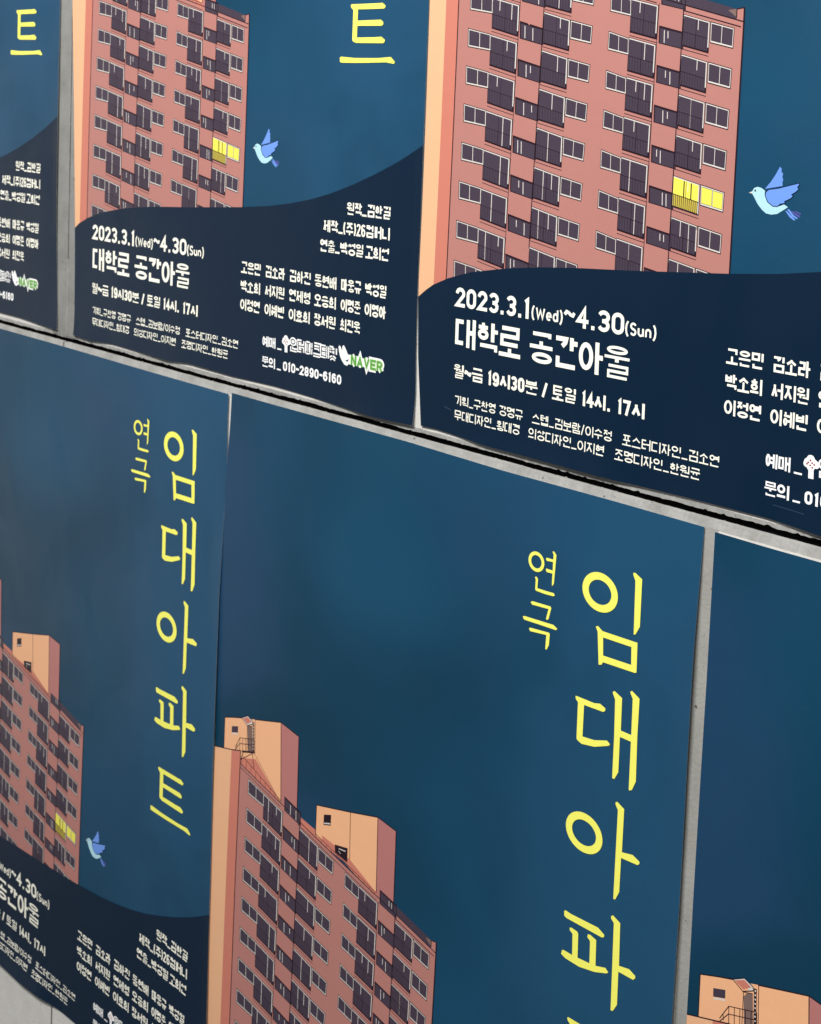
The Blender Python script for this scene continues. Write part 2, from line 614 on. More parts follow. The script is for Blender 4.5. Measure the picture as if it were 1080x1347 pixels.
def write(A, s, u0, u1, vt, vb, t, k, z, gap=.1, digit=.56, han=1.0, fat=0.0):
    """set the string s between u0..u1 and vt..vb with stroke t"""
    ws = []
    for c in s:
        ws.append(han if '가' <= c <= '힣' else CW.get(c, digit))
    tot = sum(ws) + gap * (len(s) - 1)
    sc = (u1 - u0) / tot
    h = vb - vt
    x = u0
    n = 0
    for c, w_ in zip(s, ws):
        w = w_ * sc
        st = syllable(c, w, h, t) if '가' <= c <= '힣' else [(p, q, t) for p, q in latin(c, w, h, t)]
        for pts, closed, th in st:
            A.line([(x + p[0], vt + p[1]) for p in pts], th + fat, k, z + (n % 7) * 0.000012, closed)
            n += 1
        x += w + gap * sc


# ------------------------------------------------------------------ traced title letters
GLYPHS = [
 [ [(0.8942, 0.0864), (0.8977, 0.0855), (0.9094, 0.0913), (0.9096, 0.1573), (0.9028, 0.1702), (0.9, 0.1707), (0.8984, 0.0967), (0.8944, 0.0889)] ],
 [ [(0.8354, 0.1789), (0.839, 0.177), (0.8474, 0.1819), (0.907, 0.1804), (0.9078, 0.2219), (0.9048, 0.2233), (0.8505, 0.2253), (0.8488, 0.2294), (0.8434, 0.2311), (0.839, 0.1855)],[(0.8489, 0.1905), (0.8973, 0.1893), (0.8983, 0.2141), (0.8504, 0.2158)] ],
 [ [(0.7518, 0.0936), (0.7543, 0.0929), (0.7593, 0.0968), (0.7571, 0.1397), (0.7541, 0.1436), (0.7535, 0.1407), (0.7536, 0.1255), (0.7431, 0.1261), (0.7411, 0.1233), (0.7418, 0.1211), (0.7539, 0.1211), (0.7537, 0.1086), (0.7422, 0.1098), (0.7402, 0.1074), (0.7419, 0.1053), (0.754, 0.105), (0.7541, 0.0981)] ],
 [ [(0.7215, 0.139), (0.7247, 0.1378), (0.7275, 0.1405), (0.7272, 0.1542), (0.7455, 0.1537), (0.7573, 0.153), (0.7601, 0.1554), (0.7576, 0.1577), (0.7419, 0.1588), (0.7248, 0.1586), (0.7231, 0.1564), (0.7234, 0.1427)] ],
 [ [(0.7157, 0.1776), (0.7194, 0.1757), (0.7533, 0.1739), (0.7547, 0.1759), (0.7505, 0.1934), (0.7472, 0.1954), (0.746, 0.1937), (0.7496, 0.1787), (0.7186, 0.1809)] ],
 [ [(0.702, 0.2034), (0.7057, 0.2017), (0.76, 0.1989), (0.7675, 0.2024), (0.7651, 0.2052), (0.7419, 0.2059), (0.705, 0.2072)] ],
 [ [(0.7148, 0.2174), (0.7179, 0.2156), (0.7524, 0.2126), (0.7543, 0.2141), (0.7534, 0.231), (0.7497, 0.2386), (0.7472, 0.2381), (0.7479, 0.2174), (0.7174, 0.2208)] ],
 [ [(0.8059, 0.2882), (0.8082, 0.2878), (0.839, 0.2878), (0.8491, 0.2852), (0.8586, 0.2888), (0.8584, 0.2926), (0.8549, 0.2951), (0.8216, 0.2963), (0.8213, 0.3422), (0.8421, 0.3402), (0.864, 0.3331), (0.8693, 0.3365), (0.8671, 0.3396), (0.8427, 0.3496), (0.8202, 0.3533), (0.8119, 0.3502), (0.8109, 0.3474), (0.8106, 0.2959), (0.8066, 0.2926)] ],
 [ [(0.8701, 0.2608), (0.8733, 0.2593), (0.886, 0.265), (0.8864, 0.3109), (0.9041, 0.3111), (0.9037, 0.2601), (0.8994, 0.2533), (0.8996, 0.251), (0.902, 0.2495), (0.9149, 0.2563), (0.9142, 0.3093), (0.9153, 0.373), (0.9095, 0.3869), (0.905, 0.3895), (0.9042, 0.3877), (0.9041, 0.3206), (0.8854, 0.3203), (0.8855, 0.3707), (0.8793, 0.3828), (0.8756, 0.3827), (0.8757, 0.3229), (0.8744, 0.2707), (0.8703, 0.2637)] ],
 [ [(0.8833, 0.4146), (0.8862, 0.4127), (0.8983, 0.4186), (0.898, 0.4803), (0.9162, 0.4768), (0.9277, 0.4815), (0.9279, 0.4847), (0.9249, 0.4875), (0.8971, 0.4889), (0.8969, 0.538), (0.8908, 0.5513), (0.8875, 0.5517), (0.8879, 0.4241), (0.8835, 0.4175)] ],
 [ [(0.803, 0.6069), (0.8055, 0.6044), (0.8149, 0.6055), (0.8643, 0.6039), (0.8754, 0.6093), (0.8751, 0.6128), (0.8715, 0.6149), (0.8077, 0.615), (0.8037, 0.6133)] ],
 [ [(0.8146, 0.6261), (0.818, 0.6249), (0.8286, 0.626), (0.8302, 0.6292), (0.831, 0.6632), (0.8523, 0.6615), (0.8515, 0.6295), (0.8464, 0.6257), (0.8469, 0.6215), (0.8511, 0.6201), (0.8621, 0.6231), (0.8631, 0.6601), (0.8804, 0.655), (0.8856, 0.6592), (0.8826, 0.662), (0.8616, 0.6698), (0.8344, 0.675), (0.8092, 0.6742), (0.8012, 0.6713), (0.8028, 0.6646), (0.8067, 0.6636), (0.8212, 0.6639), (0.82, 0.633), (0.8148, 0.6299)] ],
 [ [(0.8854, 0.5775), (0.8885, 0.5751), (0.9013, 0.5807), (0.9031, 0.6412), (0.9205, 0.638), (0.931, 0.6428), (0.9309, 0.6462), (0.9275, 0.6498), (0.9025, 0.65), (0.9032, 0.6975), (0.8966, 0.7097), (0.8929, 0.7103), (0.8906, 0.5855), (0.8856, 0.5809)] ],
 [ [(0.818, 0.7582), (0.8203, 0.7569), (0.8817, 0.7561), (0.8918, 0.7556), (0.899, 0.7596), (0.8991, 0.7626), (0.8961, 0.7648), (0.8355, 0.7653), (0.8353, 0.7834), (0.879, 0.7826), (0.8897, 0.7824), (0.8955, 0.7862), (0.8953, 0.7899), (0.8921, 0.7919), (0.8352, 0.7917), (0.8348, 0.8106), (0.8763, 0.8102), (0.8919, 0.8093), (0.9003, 0.814), (0.9, 0.8173), (0.8963, 0.8196), (0.8328, 0.8192), (0.8256, 0.8167), (0.8241, 0.814), (0.8244, 0.7662), (0.8191, 0.7621)] ],
 [ [(0.7954, 0.843), (0.7991, 0.8418), (0.8319, 0.8437), (0.8856, 0.8433), (0.9156, 0.8414), (0.9246, 0.8485), (0.9238, 0.8518), (0.919, 0.8515), (0.9054, 0.8498), (0.8423, 0.8514), (0.8016, 0.8515), (0.7961, 0.8506)] ],
]
RINGS = [(.8396, .1288, .031, .0277, .0198, .0172), (.8316, .479, .0327, .0285, .0214, .0178), (.7229, .1162, .015, .0147, .0098, .0096)]
BIRD = {'body': [(0.5767, 1.0006), (0.5795, 0.9961), (0.5849, 0.9942), (0.5905, 0.9954), (0.5955, 0.9984), (0.5952, 1.0046), (0.5986, 1.0119), (0.6049, 1.0167), (0.611, 1.0181), (0.617, 1.0168), (0.6234, 1.0142), (0.6289, 1.0171), (0.622, 1.0217), (0.6139, 1.0268), (0.6056, 1.0283), (0.5982, 1.0273), (0.5919, 1.023), (0.5854, 1.0161), (0.5801, 1.0079), (0.5775, 1.0043)], 'beak': [(0.5769, 1.0011), (0.5722, 1.0031), (0.5777, 1.004)], 'eye': [(0.5807, 0.9998), (0.5821, 0.9997)], 'wing1': [(0.5954, 0.9966), (0.6034, 0.9871), (0.6101, 0.9771), (0.6153, 0.9675), (0.6179, 0.9701), (0.6177, 0.9745), (0.6202, 0.9754), (0.6192, 0.9802), (0.6206, 0.9833), (0.6196, 0.9876), (0.6202, 0.9912), (0.6062, 0.9943)], 'wing2': [(0.5958, 1.0046), (0.5968, 1.0003), (0.6009, 0.997), (0.6158, 0.9942), (0.6298, 0.99), (0.6432, 0.9862), (0.6438, 0.9875), (0.6411, 0.9919), (0.6432, 0.9933), (0.6397, 0.9972), (0.6334, 1.0013), (0.6358, 1.0027), (0.6325, 1.0061), (0.6238, 1.0105), (0.6251, 1.0125), (0.618, 1.0141), (0.614, 1.0176), (0.6074, 1.0176), (0.5999, 1.0128)], 't1': [(0.625, 1.0215), (0.628, 1.0223), (0.6403, 1.0323), (0.638, 1.033), (0.6319, 1.0293)], 't2': [(0.6279, 1.0202), (0.6304, 1.0194), (0.6377, 1.0267), (0.6437, 1.0299), (0.6414, 1.0308), (0.6354, 1.028)], 't3': [(0.6321, 1.0214), (0.6363, 1.0221), (0.6465, 1.0271), (0.646, 1.0287), (0.64, 1.0265)], 't4': [(0.6374, 1.0215), (0.6409, 1.0214), (0.6475, 1.024), (0.647, 1.0251)]}

BAND = [(-.03, 1.235), (-.012, 1.2075), (0, 1.198), (.017, 1.186), (.05, 1.1715), (.0965, 1.157), (.17, 1.143), (.24, 1.134), (.3, 1.1285), (.4, 1.1215), (.55, 1.109), (.62, 1.1015),
        (.68, 1.092), (.735, 1.0805), (.787, 1.066), (.837, 1.0485), (.886, 1.029), (.934, 1.0075), (.966, .9906), (1.0, .972), (1.02, .96)]

L1, L2, L3, L4, L5 = .00006, .0001, .00014, .00018, .00022      # print layers, metres
LB, LT = .00026, .0003


def title_parts():
    """one part per syllable of the vertical title and of its small heading"""
    groups = [('title_syllable', (0, 1), (0,)), ('heading_syllable', (2, 3), (2,)), ('heading_syllable', (4, 5, 6), ()), ('title_syllable', (7, 8), ()),
              ('title_syllable', (9,), (1,)), ('title_syllable', (10, 11, 12), ()), ('title_syllable', (13, 14), ())]

    def mk(gi, ri):
        def fn(A):
            for i in gi:
                g = GLYPHS[i]
                if len(g) == 2:                           # box letter: faces around its opening
                    o, n = g
                    A.poly([o[0], o[1], o[2], n[0], o[9]], 'yellow', LT)
                    A.poly([o[9], n[0], n[3], o[6], o[7], o[8]], 'yellow', LT)
                    A.poly([o[2], o[3], n[1], n[0]], 'yellow', LT)
                    A.poly([o[3], o[4], o[5], n[2], n[1]], 'yellow', LT)
                    A.poly([o[5], o[6], n[3], n[2]], 'yellow', LT)
                else:
                    A.poly(g[0], 'yellow', LT)
            for i in ri:
                cx_, cy_, rx, ry, ix, iy = RINGS[i]
                A.ring(ell(cx_, cy_, rx, ry, 40), ell(cx_, cy_, ix, iy, 40), 'yellow', LT)
        return fn
    return [(n, mk(g, r)) for n, g, r in groups]


def text_parts():
    """the footer's lines, each a part: collected calls of write() grouped by line"""
    calls = []

    class Rec:
        pass
    draw_footer_text(lambda *a, **k: calls.append((a, k)))
    lines = {}
    for a, k in calls:
        u0, vt, vb = a[1], a[3], a[4]
        key = (round(vb / .012), u0 > .5)
        lines.setdefault(key, []).append((a, k))
    out = []
    for key in sorted(lines):
        L = lines[key]
        out.append(('text_line', lambda A, L=L: [write(A, *a, **k) for a, k in L]))
    return out


def draw_footer_text(w):
    c = 'cream'
    w('2023.3.1', .0689, .2174, 1.1825, 1.2122, .0056, c, LT, digit=.6)
    w('(Wed)', .2206, .2790, 1.1915, 1.2122, .0029, c, LT, digit=.5)
    w('~', .2800, .3020, 1.1885, 1.2005, .0048, c, LT)
    w('4.30', .3040, .3866, 1.1820, 1.2120, .0056, c, LT, digit=.6)
    w('(Sun)', .3885, .4402, 1.1915, 1.2122, .0029, c, LT, digit=.5)
    w('대학로', .0705, .2016, 1.2283, 1.2733, .0068, c, LT, gap=.07)
    w('공간아울', .2196, .3978, 1.2283, 1.2733, .0068, c, LT, gap=.07)
    for s, a, b in (('월', .0705, .0905), ('~', .0912, .1065), ('금', .1072, .1290), ('19', .1395, .1620), ('시', .1632, .1835), ('30', .1850, .2115), ('분', .2130, .2365), ('/', .2445, .2555),
                    ('토', .2642, .2850), ('일', .2865, .3072), ('14', .3180, .3395), ('시', .3400, .3600), ('.', .3620, .3690), ('17', .3805, .4025), ('시', .4045, .4262)):
        w(s, a, b, 1.3000, 1.3210, .0043 if s not in '월분일금' else .0036, c, LT, digit=.62)
    for s, a, b, t0 in (('기획_구찬영', .0735, .1565, 0), ('강명규', .1639, .2098, 0), ('스텝_김보람/이수정', .2282, .3726, 0), ('포스터디자인_김소연', .3910, .5465, 0),
                        ('무대디자인_황대경', .0742, .2048, 1), ('의상디자인_이지현', .2225, .3603, 1), ('조명디자인_한원균', .3790, .5180, 1)):
        y = 1.3475 if not t0 else 1.3702
        w(s, a, b, y, y + .0148, .00178, c, LT, gap=.12)
    R1 = [('고은민', '김소라', '김하진', '동현배', '마웅규', '박성일'), ('박소희', '서지원', '연제형', '오승희', '이명준', '이영아'), ('이정연', '이혜빈', '이효희', '장서원', '최진욱')]
    xs = [(.5500, .6045), (.6180, .6705), (.6834, .7386), (.7495, .8035), (.8155, .8632), (.8732, .9221)]
    for r, (names, y) in enumerate(zip(R1, (1.2050, 1.2382, 1.2712))):
        for n, (a, b) in zip(names, xs):
            w(n, a, b, y, y + .0202, .0030, c, LT, gap=.1)
    w('원작_김한길', .8248, .9265, 1.0785, 1.0985, .0031, c, LT, gap=.08)
    w('제작_(주)26컴퍼니', .7675, .9262, 1.1118, 1.1318, .0031, c, LT, gap=.08)
    w('연출_박성일', .7608, .8660, 1.1450, 1.1652, .0031, c, LT, gap=.08)
    w('고희선', .8715, .9255, 1.1450, 1.1652, .0031, c, LT, gap=.08)
    w('예매', .6143, .6497, 1.3285, 1.3470, .0032, 'white', LT, gap=.07)
    w('_', .6550, .6662, 1.3440, 1.3470, .0024, 'white', LT)
    w('문의', .6148, .6500, 1.3645, 1.3825, .0030, 'white', LT, gap=.07)
    w('_', .6552, .6655, 1.3795, 1.3825, .0024, 'white', LT)
    w('010-2890-6160', .6715, .8214, 1.3650, 1.3812, .0034, 'white', LT, gap=.1, digit=.56)


def draw_logos(A):
    z = LT
    for q, (x, y, r) in enumerate(((.6740, .0, .0058), (.6775, -.0042, .0056), (.6815, .0005, .0060), (.6850, .0012, .0048), (.6778, .0040, .0060), (.6718, .0020, .0042))):
        A.poly(ell(x, 1.3290 + y, r, r, 16), 'white', z + q * .00001)
    A.line([(.6784, 1.333), (.6788, 1.3485)], .0072, 'white', z + .00008)
    for x, y in ((.6742, 1.3290), (.6770, 1.3260), (.6796, 1.3290), (.6770, 1.3322), (.6826, 1.3305), (.6800, 1.3345), (.6725, 1.3310)):
        A.poly(ell(x, y, .0013, .0013, 8), 'red', z + .0001)
    write(A, '인터파크티켓', .6905, .8070, 1.3225, 1.3422, .0019, 'white', z, gap=.14, fat=.0050)
    write(A, '인터파크티켓', .6905, .8070, 1.3225, 1.3422, .0019, 'ink', z + .0001, gap=.14)
    hand = [(.8128, 1.3185), (.8150, 1.3160), (.8185, 1.3185), (.8215, 1.3250), (.8225, 1.3160), (.8255, 1.3145), (.8300, 1.3190), (.8350, 1.3270), (.8405, 1.3300), (.8425, 1.3345),
            (.8400, 1.3420), (.8345, 1.3470), (.8280, 1.3460), (.8215, 1.3400), (.8165, 1.3330), (.8140, 1.3250)]
    A.poly(hand, 'white', z)
    A.poly([(.8300, 1.3385), (.8340, 1.3375), (.8385, 1.3355), (.8370, 1.3395), (.8335, 1.3405)], 'ink', z + .00006)
    write(A, 'NAVER', .8440, .9185, 1.3275, 1.3438, .0034, 'white', z + .00002, gap=.1, digit=.62, fat=.0078)
    write(A, 'NAVER', .8440, .9185, 1.3275, 1.3438, .0034, 'mint', z + .00011, gap=.1, digit=.62, fat=.0030)
    write(A, 'NAVER', .8440, .9185, 1.3275, 1.3438, .0034, 'green', z + .0002, gap=.1, digit=.62)


def draw_bird(A):
    z = L2
    A.poly(BIRD['wing1'], 'birdw', z)
    A.poly(BIRD['body'], 'birdb', z + .00001)
    A.poly(BIRD['beak'], 'frame', z)
    A.poly(ell(.5814, .9998, .0013, .0014, 10), 'line', z + .00003)
    A.poly(BIRD['wing2'], 'birdw', z + .00002)
    A.line(BIRD['wing2'], .0011, 'band', z + .00004, True)
    A.line(BIRD['body'][:5], .0008, 'band', z + .00004)
    for n in ('t1', 't2', 't3', 't4'):
        A.poly(BIRD[n], 'violet' if n in ('t3', 't4') else 'birdw', z)


# windows of the printed apartment block; corners (tl, tr, br, bl) at the top floor, k counts floors downwards
WIN = {
    'p1': ((.0816, .6842), (.1255, .6935), (.1258, .7152), (.0820, .7085)), 'b1': ((.1264, .6941), (.1773, .7066), (.1765, .7500), (.1262, .7376)),
    'x1': ((.1819, .7305), (.2197, .7400), (.2203, .7612), (.1826, .7525)), 'b2': ((.2256, .7174), (.2725, .7296), (.2722, .7712), (.2252, .7607)),
    'p2': ((.2752, .7300), (.3125, .7385), (.3113, .7605), (.2752, .7535)), 'p3': ((.3427, .7464), (.3757, .7560), (.3762, .7760), (.3424, .7690)),
    'b3': ((.3770, .7551), (.4200, .7650), (.4192, .8080), (.3764, .7985)), 'x3': ((.4253, .7925), (.4582, .8000), (.4590, .8200), (.4256, .8130)),
    'b4': ((.4627, .7775), (.5025, .7875), (.5020, .8262), (.4622, .8170)), 'p4': ((.5054, .7880), (.5396, .7962), (.5388, .8190), (.5054, .8118)),
}


def floor(p, k):
    u, v = p
    s = (u - .07) / .385
    return (u - k * (.0023 - .0010 * s), v + (.0535 - .0018 * s) * k + (.0005 - .00015 * s) * k * k)


def lerp2(a, b, t):
    return (a[0] + (b[0] - a[0]) * t, a[1] + (b[1] - a[1]) * t)


def quad_at(q, s0, s1, t0, t1):
    f = lambda s, t: lerp2(lerp2(q[0], q[1], s), lerp2(q[3], q[2], s), t)
    return [f(s0, t0), f(s1, t0), f(s1, t1), f(s0, t1)]


def draw_block(A, left):
    rnd = random.Random(5)
    # side wall: peach strip and salmon return
    vs = [.66, .70, .76, .82, .88, .94, 1.0, 1.06, 1.12, 1.18, 1.22]
    a = lambda v: .030 - .009 * (v - .65) / .52
    b = lambda v: .056 - .009 * (v - .65) / .52
    tops = {'l': (left(.66) + .0003, .6585), 'a': (.030, .6475), 'b': (.056, .6400)}
    # crown of the side wall
    A.poly([tops['l'], tops['a'], (a(.66), .66), (left(.66) + .0003, .66)], 'peach', L2)
    A.poly([tops['a'], tops['b'], (b(.66), .66), (a(.66), .66)], 'salmon', L2)
    for v0, v1 in zip(vs, vs[1:]):
        A.poly([(left(v0) + .0003, v0), (a(v0), v0), (a(v1), v1), (left(v1) + .0003, v1)], 'peach', L2)
        A.poly([(a(v0), v0), (b(v0), v0), (b(v1), v1), (a(v1), v1)], 'salmon', L2)
    A.line([tops['l'], tops['a'], tops['b'], (.0565, .664)], .0016, 'line', L5)
    A.line([(.0565, .64), (b(1.2) + .0005, 1.2)], .0017, 'line', L5)
    # facade in four columns of small quads
    roof = [(.0565, .6634), (.171, .6915), (.2168, .7030), (.4189, .7530), (.4562, .7625), (.5541, .7870)]
    rv = lambda u: interp(roof, u)
    N = 24
    for i in range(N):
        for j in range(16):
            def pt(i_, j_):
                s = i_ / N
                u_t = .0565 + (.5541 - .0565) * s
                t = j_ / 16
                v_t, v_b = rv(u_t), 1.2
                u_b = .0475 + (.5475 - .0475) * s
                return (u_t + (u_b - u_t) * t, v_t + (v_b - v_t) * t)
            q = [pt(i, j), pt(i + 1, j), pt(i + 1, j + 1), pt(i, j + 1)]
            A.poly(q, 'pink', L1)
    # recessed stair bays slightly duller
    for c0, c1 in (('b1', 'b2'), ('b3', 'b4')):
        for k in range(0, 8):
            A.poly([floor((WIN[c0][1][0] + .003, WIN[c0][1][1] + .0), k), floor((WIN[c1][0][0], WIN[c1][0][1] + .004), k), floor((WIN[c1][0][0], WIN[c1][0][1] + .004), k + 1), floor((WIN[c0][1][0] + .003, WIN[c0][1][1]), k + 1)], 'pink', L1 + .00002)
    # parapet lines
    A.line([(u, v) for u, v in roof], .0015, 'line', L4)
    A.line([(u + .001, v + .0068) for u, v in roof[:2]], .0011, 'line', L4)
    A.line([(.2190, .7110), (.4180, .7605)], .0011, 'line', L4)
    A.line([(.4610, .7712), (.5500, .7935)], .0014, 'line', L4)
    A.line([(.5541, .7700), (.5541, .787), (.5475, 1.2)], .0022, 'line', L4)
    # roof slab behind the right parapet with its corner post
    A.poly([(.4590, .7487), (.5356, .7689), (.5431, .7712), (.5440, .7850), (.4590, .7640)], 'glass', L1)
    A.poly([(.5300, .7720), (.5431, .7706), (.5431, .7815)], 'grey', L1 + .00002)
    A.poly([(.5431, .7709), (.5541, .7692), (.5541, .7880), (.5431, .7855)], 'pink', L1 + .00002)
    A.line([(.5431, .7820), (.5431, .7709), (.5541, .7692), (.5541, .787)], .0014, 'line', L4)
    # roof ledges beside the stair towers
    A.poly([(.0565, .6420), (.1010, .6348), (.1730, .6926), (.0565, .6640)], 'salmon', L1)
    A.poly([(.2660, .7115), (.3514, .7183), (.4170, .7478), (.4189, .7535), (.2250, .7050)], 'salmon', L1)
    A.line([(.2168, .7020), (.2660, .7105), (.3514, .7230), (.4189, .7500)], .015, 'salmon', L1)
    A.poly([(.4170, .7400), (.4600, .7500), (.4600, .7650), (.4180, .7545)], 'pink2', L1 - .00001)
    A.line([(.0600, .6470), (.1720, .6870)], .0010, 'line', L4)
    A.line([(.2660, .7085), (.4150, .7480)], .0009, 'line', L4)
    for q in range(9):
        t = q / 8
        A.line([(.0600 + .11 * t, .6470 + .0395 * t), (.0600 + .11 * t, .6630 + .027 * t)], .0006, 'line', L4)
    for q in range(12):
        t = q / 11
        A.line([(.2680 + .146 * t, .7090 + .0385 * t), (.2680 + .146 * t, .7155 + .036 * t)], .0006, 'line', L4)
    # stair tower by the corner
    A.poly([(.0076, .5951), (.0949, .5692), (.1660, .5495), (.1730, .6926), (.1001, .6400), (.0560, .6530), (.0560, .6400), (.030, .6475), (.0076, .6540)], 'peach2', L1 + .00002)
    A.poly([(.1660, .5495), (.2147, .5576), (.2168, .7025), (.1730, .6926)], 'pink2', L1 + .00002)
    A.line([(.0076, .6540), (.0076, .5951), (.0560, .5790)], .0015, 'line', L4)
    A.line([(.0940, .5695), (.1660, .5495), (.2147, .5576), (.2168, .7025)], .0016, 'line', L4)
    A.line([(.1660, .5495), (.1730, .6926)], .0013, 'line', L4)
    A.line([(.0950, .5700), (.0975, .6350)], .0009, 'line', L4)
    A.line([(.1010, .6350), (.1730, .6926)], .0009, 'line', L4)
    A.poly([(.0273, .6030), (.0477, .5965), (.0482, .6155), (.0278, .6216)], 'line', L2)
    A.poly([(.0285, .6045), (.0467, .5985), (.0470, .6100), (.0288, .6160)], 'glass', L3)
    A.poly([(.0290, .6170), (.0470, .6110), (.0471, .6135), (.0291, .6193)], 'frame', L3)
    A.poly([(.0735, .5885), (.0870, .5845), (.0900, .6290), (.0765, .6340)], 'grey', L2)
    A.line([(.0735, .6340), (.0735, .5885), (.0870, .5845)], .0009, 'line', L4)
    A.poly([(.0568, .5790), (.0738, .5700), (.0868, .5752), (.0882, .5800), (.0725, .5882)], 'frame', L2)
    A.poly([(.0600, .5792), (.0738, .5722), (.0845, .5772), (.0725, .5855)], 'salmon', L3)
    A.line([(.0568, .5790), (.0738, .5697), (.0868, .5752), (.0882, .5800), (.0725, .5882)], .0013, 'line', L4, True)
    A.line([(.0905, .5760), (.0925, .6300)], .0040, 'line', L3)
    for q in range(9):
        A.poly(ell(.0906 + q * .00022, .5790 + q * .0056, .0011, .0014, 8), 'frame', L4)
    for off in (0, .0105):                                  # stair landing rails
        A.line([(.0400, .6402 + off * .4), (.0530, .6174 + off), (.0941, .6058 + off)], .0010, 'line', L5)
    for t in (0, .2, .4, .6, .8, 1):
        A.line([(.0530 + .0411 * t, .6174 - .0116 * t), (.0540 + .0411 * t, .6400 - .0116 * t)], .0009, 'line', L5)
    A.line([(.0450, .6315), (.0460, .6400)], .0009, 'line', L5)
    A.line([(.0600, .6400), (.0960, .6290)], .0032, 'line', L5)
    A.line([(.0640, .6400), (.0580, .6560)], .0014, 'line', L5)
    A.line([(.0900, .6320), (.0960, .6600)], .0012, 'line', L5)
    A.line([(.0600, .6540), (.0900, .6330)], .0010, 'line', L5)
    # second stair tower
    A.poly([(.2664, .6584), (.3502, .6382), (.4148, .6216), (.4170, .7478), (.3514, .7183), (.2660, .7115)], 'peach2', L1 + .00002)
    A.poly([(.4148, .6216), (.4573, .6280), (.4575, .7630), (.4170, .7478)], 'pink2', L1 + .00003)
    A.line([(.2660, .7115), (.2664, .6584), (.3502, .6382), (.4148, .6216), (.4573, .6280), (.4575, .7630)], .0016, 'line', L4)
    A.line([(.4148, .6216), (.4170, .7478)], .0013, 'line', L4)
    A.line([(.3502, .6382), (.3520, .7180)], .0011, 'line', L4)
    A.poly([(.2854, .6678), (.3034, .6615), (.3034, .6800), (.2854, .6860)], 'line', L2)
    A.poly([(.2866, .6815), (.3024, .6762), (.3024, .6783), (.2866, .6836)], 'frame', L3)
    A.poly([(.3150, .7080), (.3464, .7017), (.3464, .7265), (.3158, .7210)], 'line', L3)
    A.line([(.3250, .7110), (.3420, .7090)], .0016, 'frame', L4)
    A.line([(.3250, .7150), (.3300, .7180)], .0010, 'frame', L4)

    def pair(A, q, lit=False):
        A.poly(quad_at(q, -.035, 1.035, -.07, 1.10), 'line', L2)
        A.poly(quad_at(q, -.005, 1.005, -.02, 1.04), 'frame', L3)
        m = .5 + rnd.uniform(-.02, .02)
        g = 'lit' if lit else 'glass'
        for s0, s1 in ((.035, m - .026), (m + .026, .965)):
            A.poly(quad_at(q, s0 - .012, s1 + .012, .035, .955), 'line', L4)
            A.poly(quad_at(q, s0, s1, .06, .93), g, L5)

    def balcony(A, q, lit=False, k=0):
        A.poly(quad_at(q, -.02, 1.03, -.035, 1.03), 'line', L2)
        A.poly(quad_at(q, 0, 1.01, -.012, .12 if not lit else 1.0), 'frame', L3)
        A.poly(quad_at(q, .97, 1.01, -.012, .84), 'frame', L3)
        g = 'lit' if lit else 'glass'
        A.poly(quad_at(q, 0.005, .97, .022, .99), g, L4)
        n = rnd.choice((1, 1, 2))
        m1 = rnd.uniform(.30, .68)
        ms = [m1] if n == 1 else [rnd.uniform(.25, .38), rnd.uniform(.66, .78)]
        for m in ms:
            b1 = rnd.choice((.99, .99, .55, .35))
            A.poly(quad_at(q, m - .013, m + .013, .025, b1), 'frame' if not lit else 'frame', L5)
        if not lit:
            for y_, th_ in ((.54, .0008), (.98, .0008)):
                A.line([lerp2(q[0], q[3], y_), lerp2(lerp2(q[0], q[3], y_), lerp2(q[1], q[2], y_), .97)], th_, 'line', L5 + .00001)
            for i in range(9):
                A.line([quad_at(q, (i + .6) / 9.6, 1, .54, 1)[0], quad_at(q, (i + .6) / 9.6, 1, .98, 1)[0]], .0004, 'line', L5 + .00001)
        if n == 2 or rnd.random() < .5:
            A.line([quad_at(q, .5, 1, .03, 1)[0], quad_at(q, .5, 1, .98, 1)[0]], .0006, 'line', L5 + .00001)
        if lit:
            A.poly(quad_at(q, 0.01, .95, .58, .97), 'litd', L5 - .00001)
            A.line([lerp2(q[0], q[3], .58), lerp2(q[1], q[2], .58)], .0011, 'line', L5 + .00002)
            A.line([lerp2(q[0], q[3], .98), lerp2(q[1], q[2], .98)], .0011, 'line', L5 + .00002)
            for m in (.42, .70):
                A.poly(quad_at(q, m - .02, m + .02, .03, .58), 'line', L5 + .00002)
            for i in range(13):
                A.line([quad_at(q, (i + .5) / 13, 1, .58, 1)[0], quad_at(q, (i + .5) / 13, 1, .98, 1)[0]], .0009, 'line', L5 + .00002)
        # floor slab below the balcony
        lo = quad_at(q, -.02, 1.03, 1.0, 1.12)
        A.line([lo[3], lo[2]], .0009, 'line', L3)

    def box(A, q):
        A.poly(quad_at(q, -.05, 1.14, -.08, 1.08), 'line', L2)
        A.poly(quad_at(q, .01, 1.10, .06, 1.02), 'glass', L3)
        for m in rnd.sample((.22, .4, .62, .8), 2):
            A.poly(quad_at(q, m - .018, m + .018, .14, rnd.choice((.96, .96, .6))), 'frame', L4)

    A0 = A
    for n, q0 in WIN.items():
        for k in range(-1 if n[0] == 'x' else 0, 9):
            q = [floor(p, k) for p in q0]
            if q[0][1] > 1.17 or q[0][1] > interp(BAND, q[0][0]) + .01:
                continue
            A = Art()
            A0.subs.append(({'p': 'printed_window', 'b': 'printed_balcony', 'x': 'printed_stair_window'}[n[0]], A))
            if n[0] == 'p':
                pair(A, q, n == 'p4' and k == 4)
            elif n[0] == 'b':
                balcony(A, q, n == 'b4' and k == 4, k)
            else:
                box(A, q)
    A = A0
    # long vertical arrises of the stair bays
    for n in ('b2', 'b4'):
        p0, p1 = WIN[n][0], WIN[n][0]
        A.line([(p0[0] - .001, p0[1] - .012)] + [(floor(p0, k)[0] - .001, floor(p0, k)[1]) for k in range(1, 8)], .0013, 'line', L5)
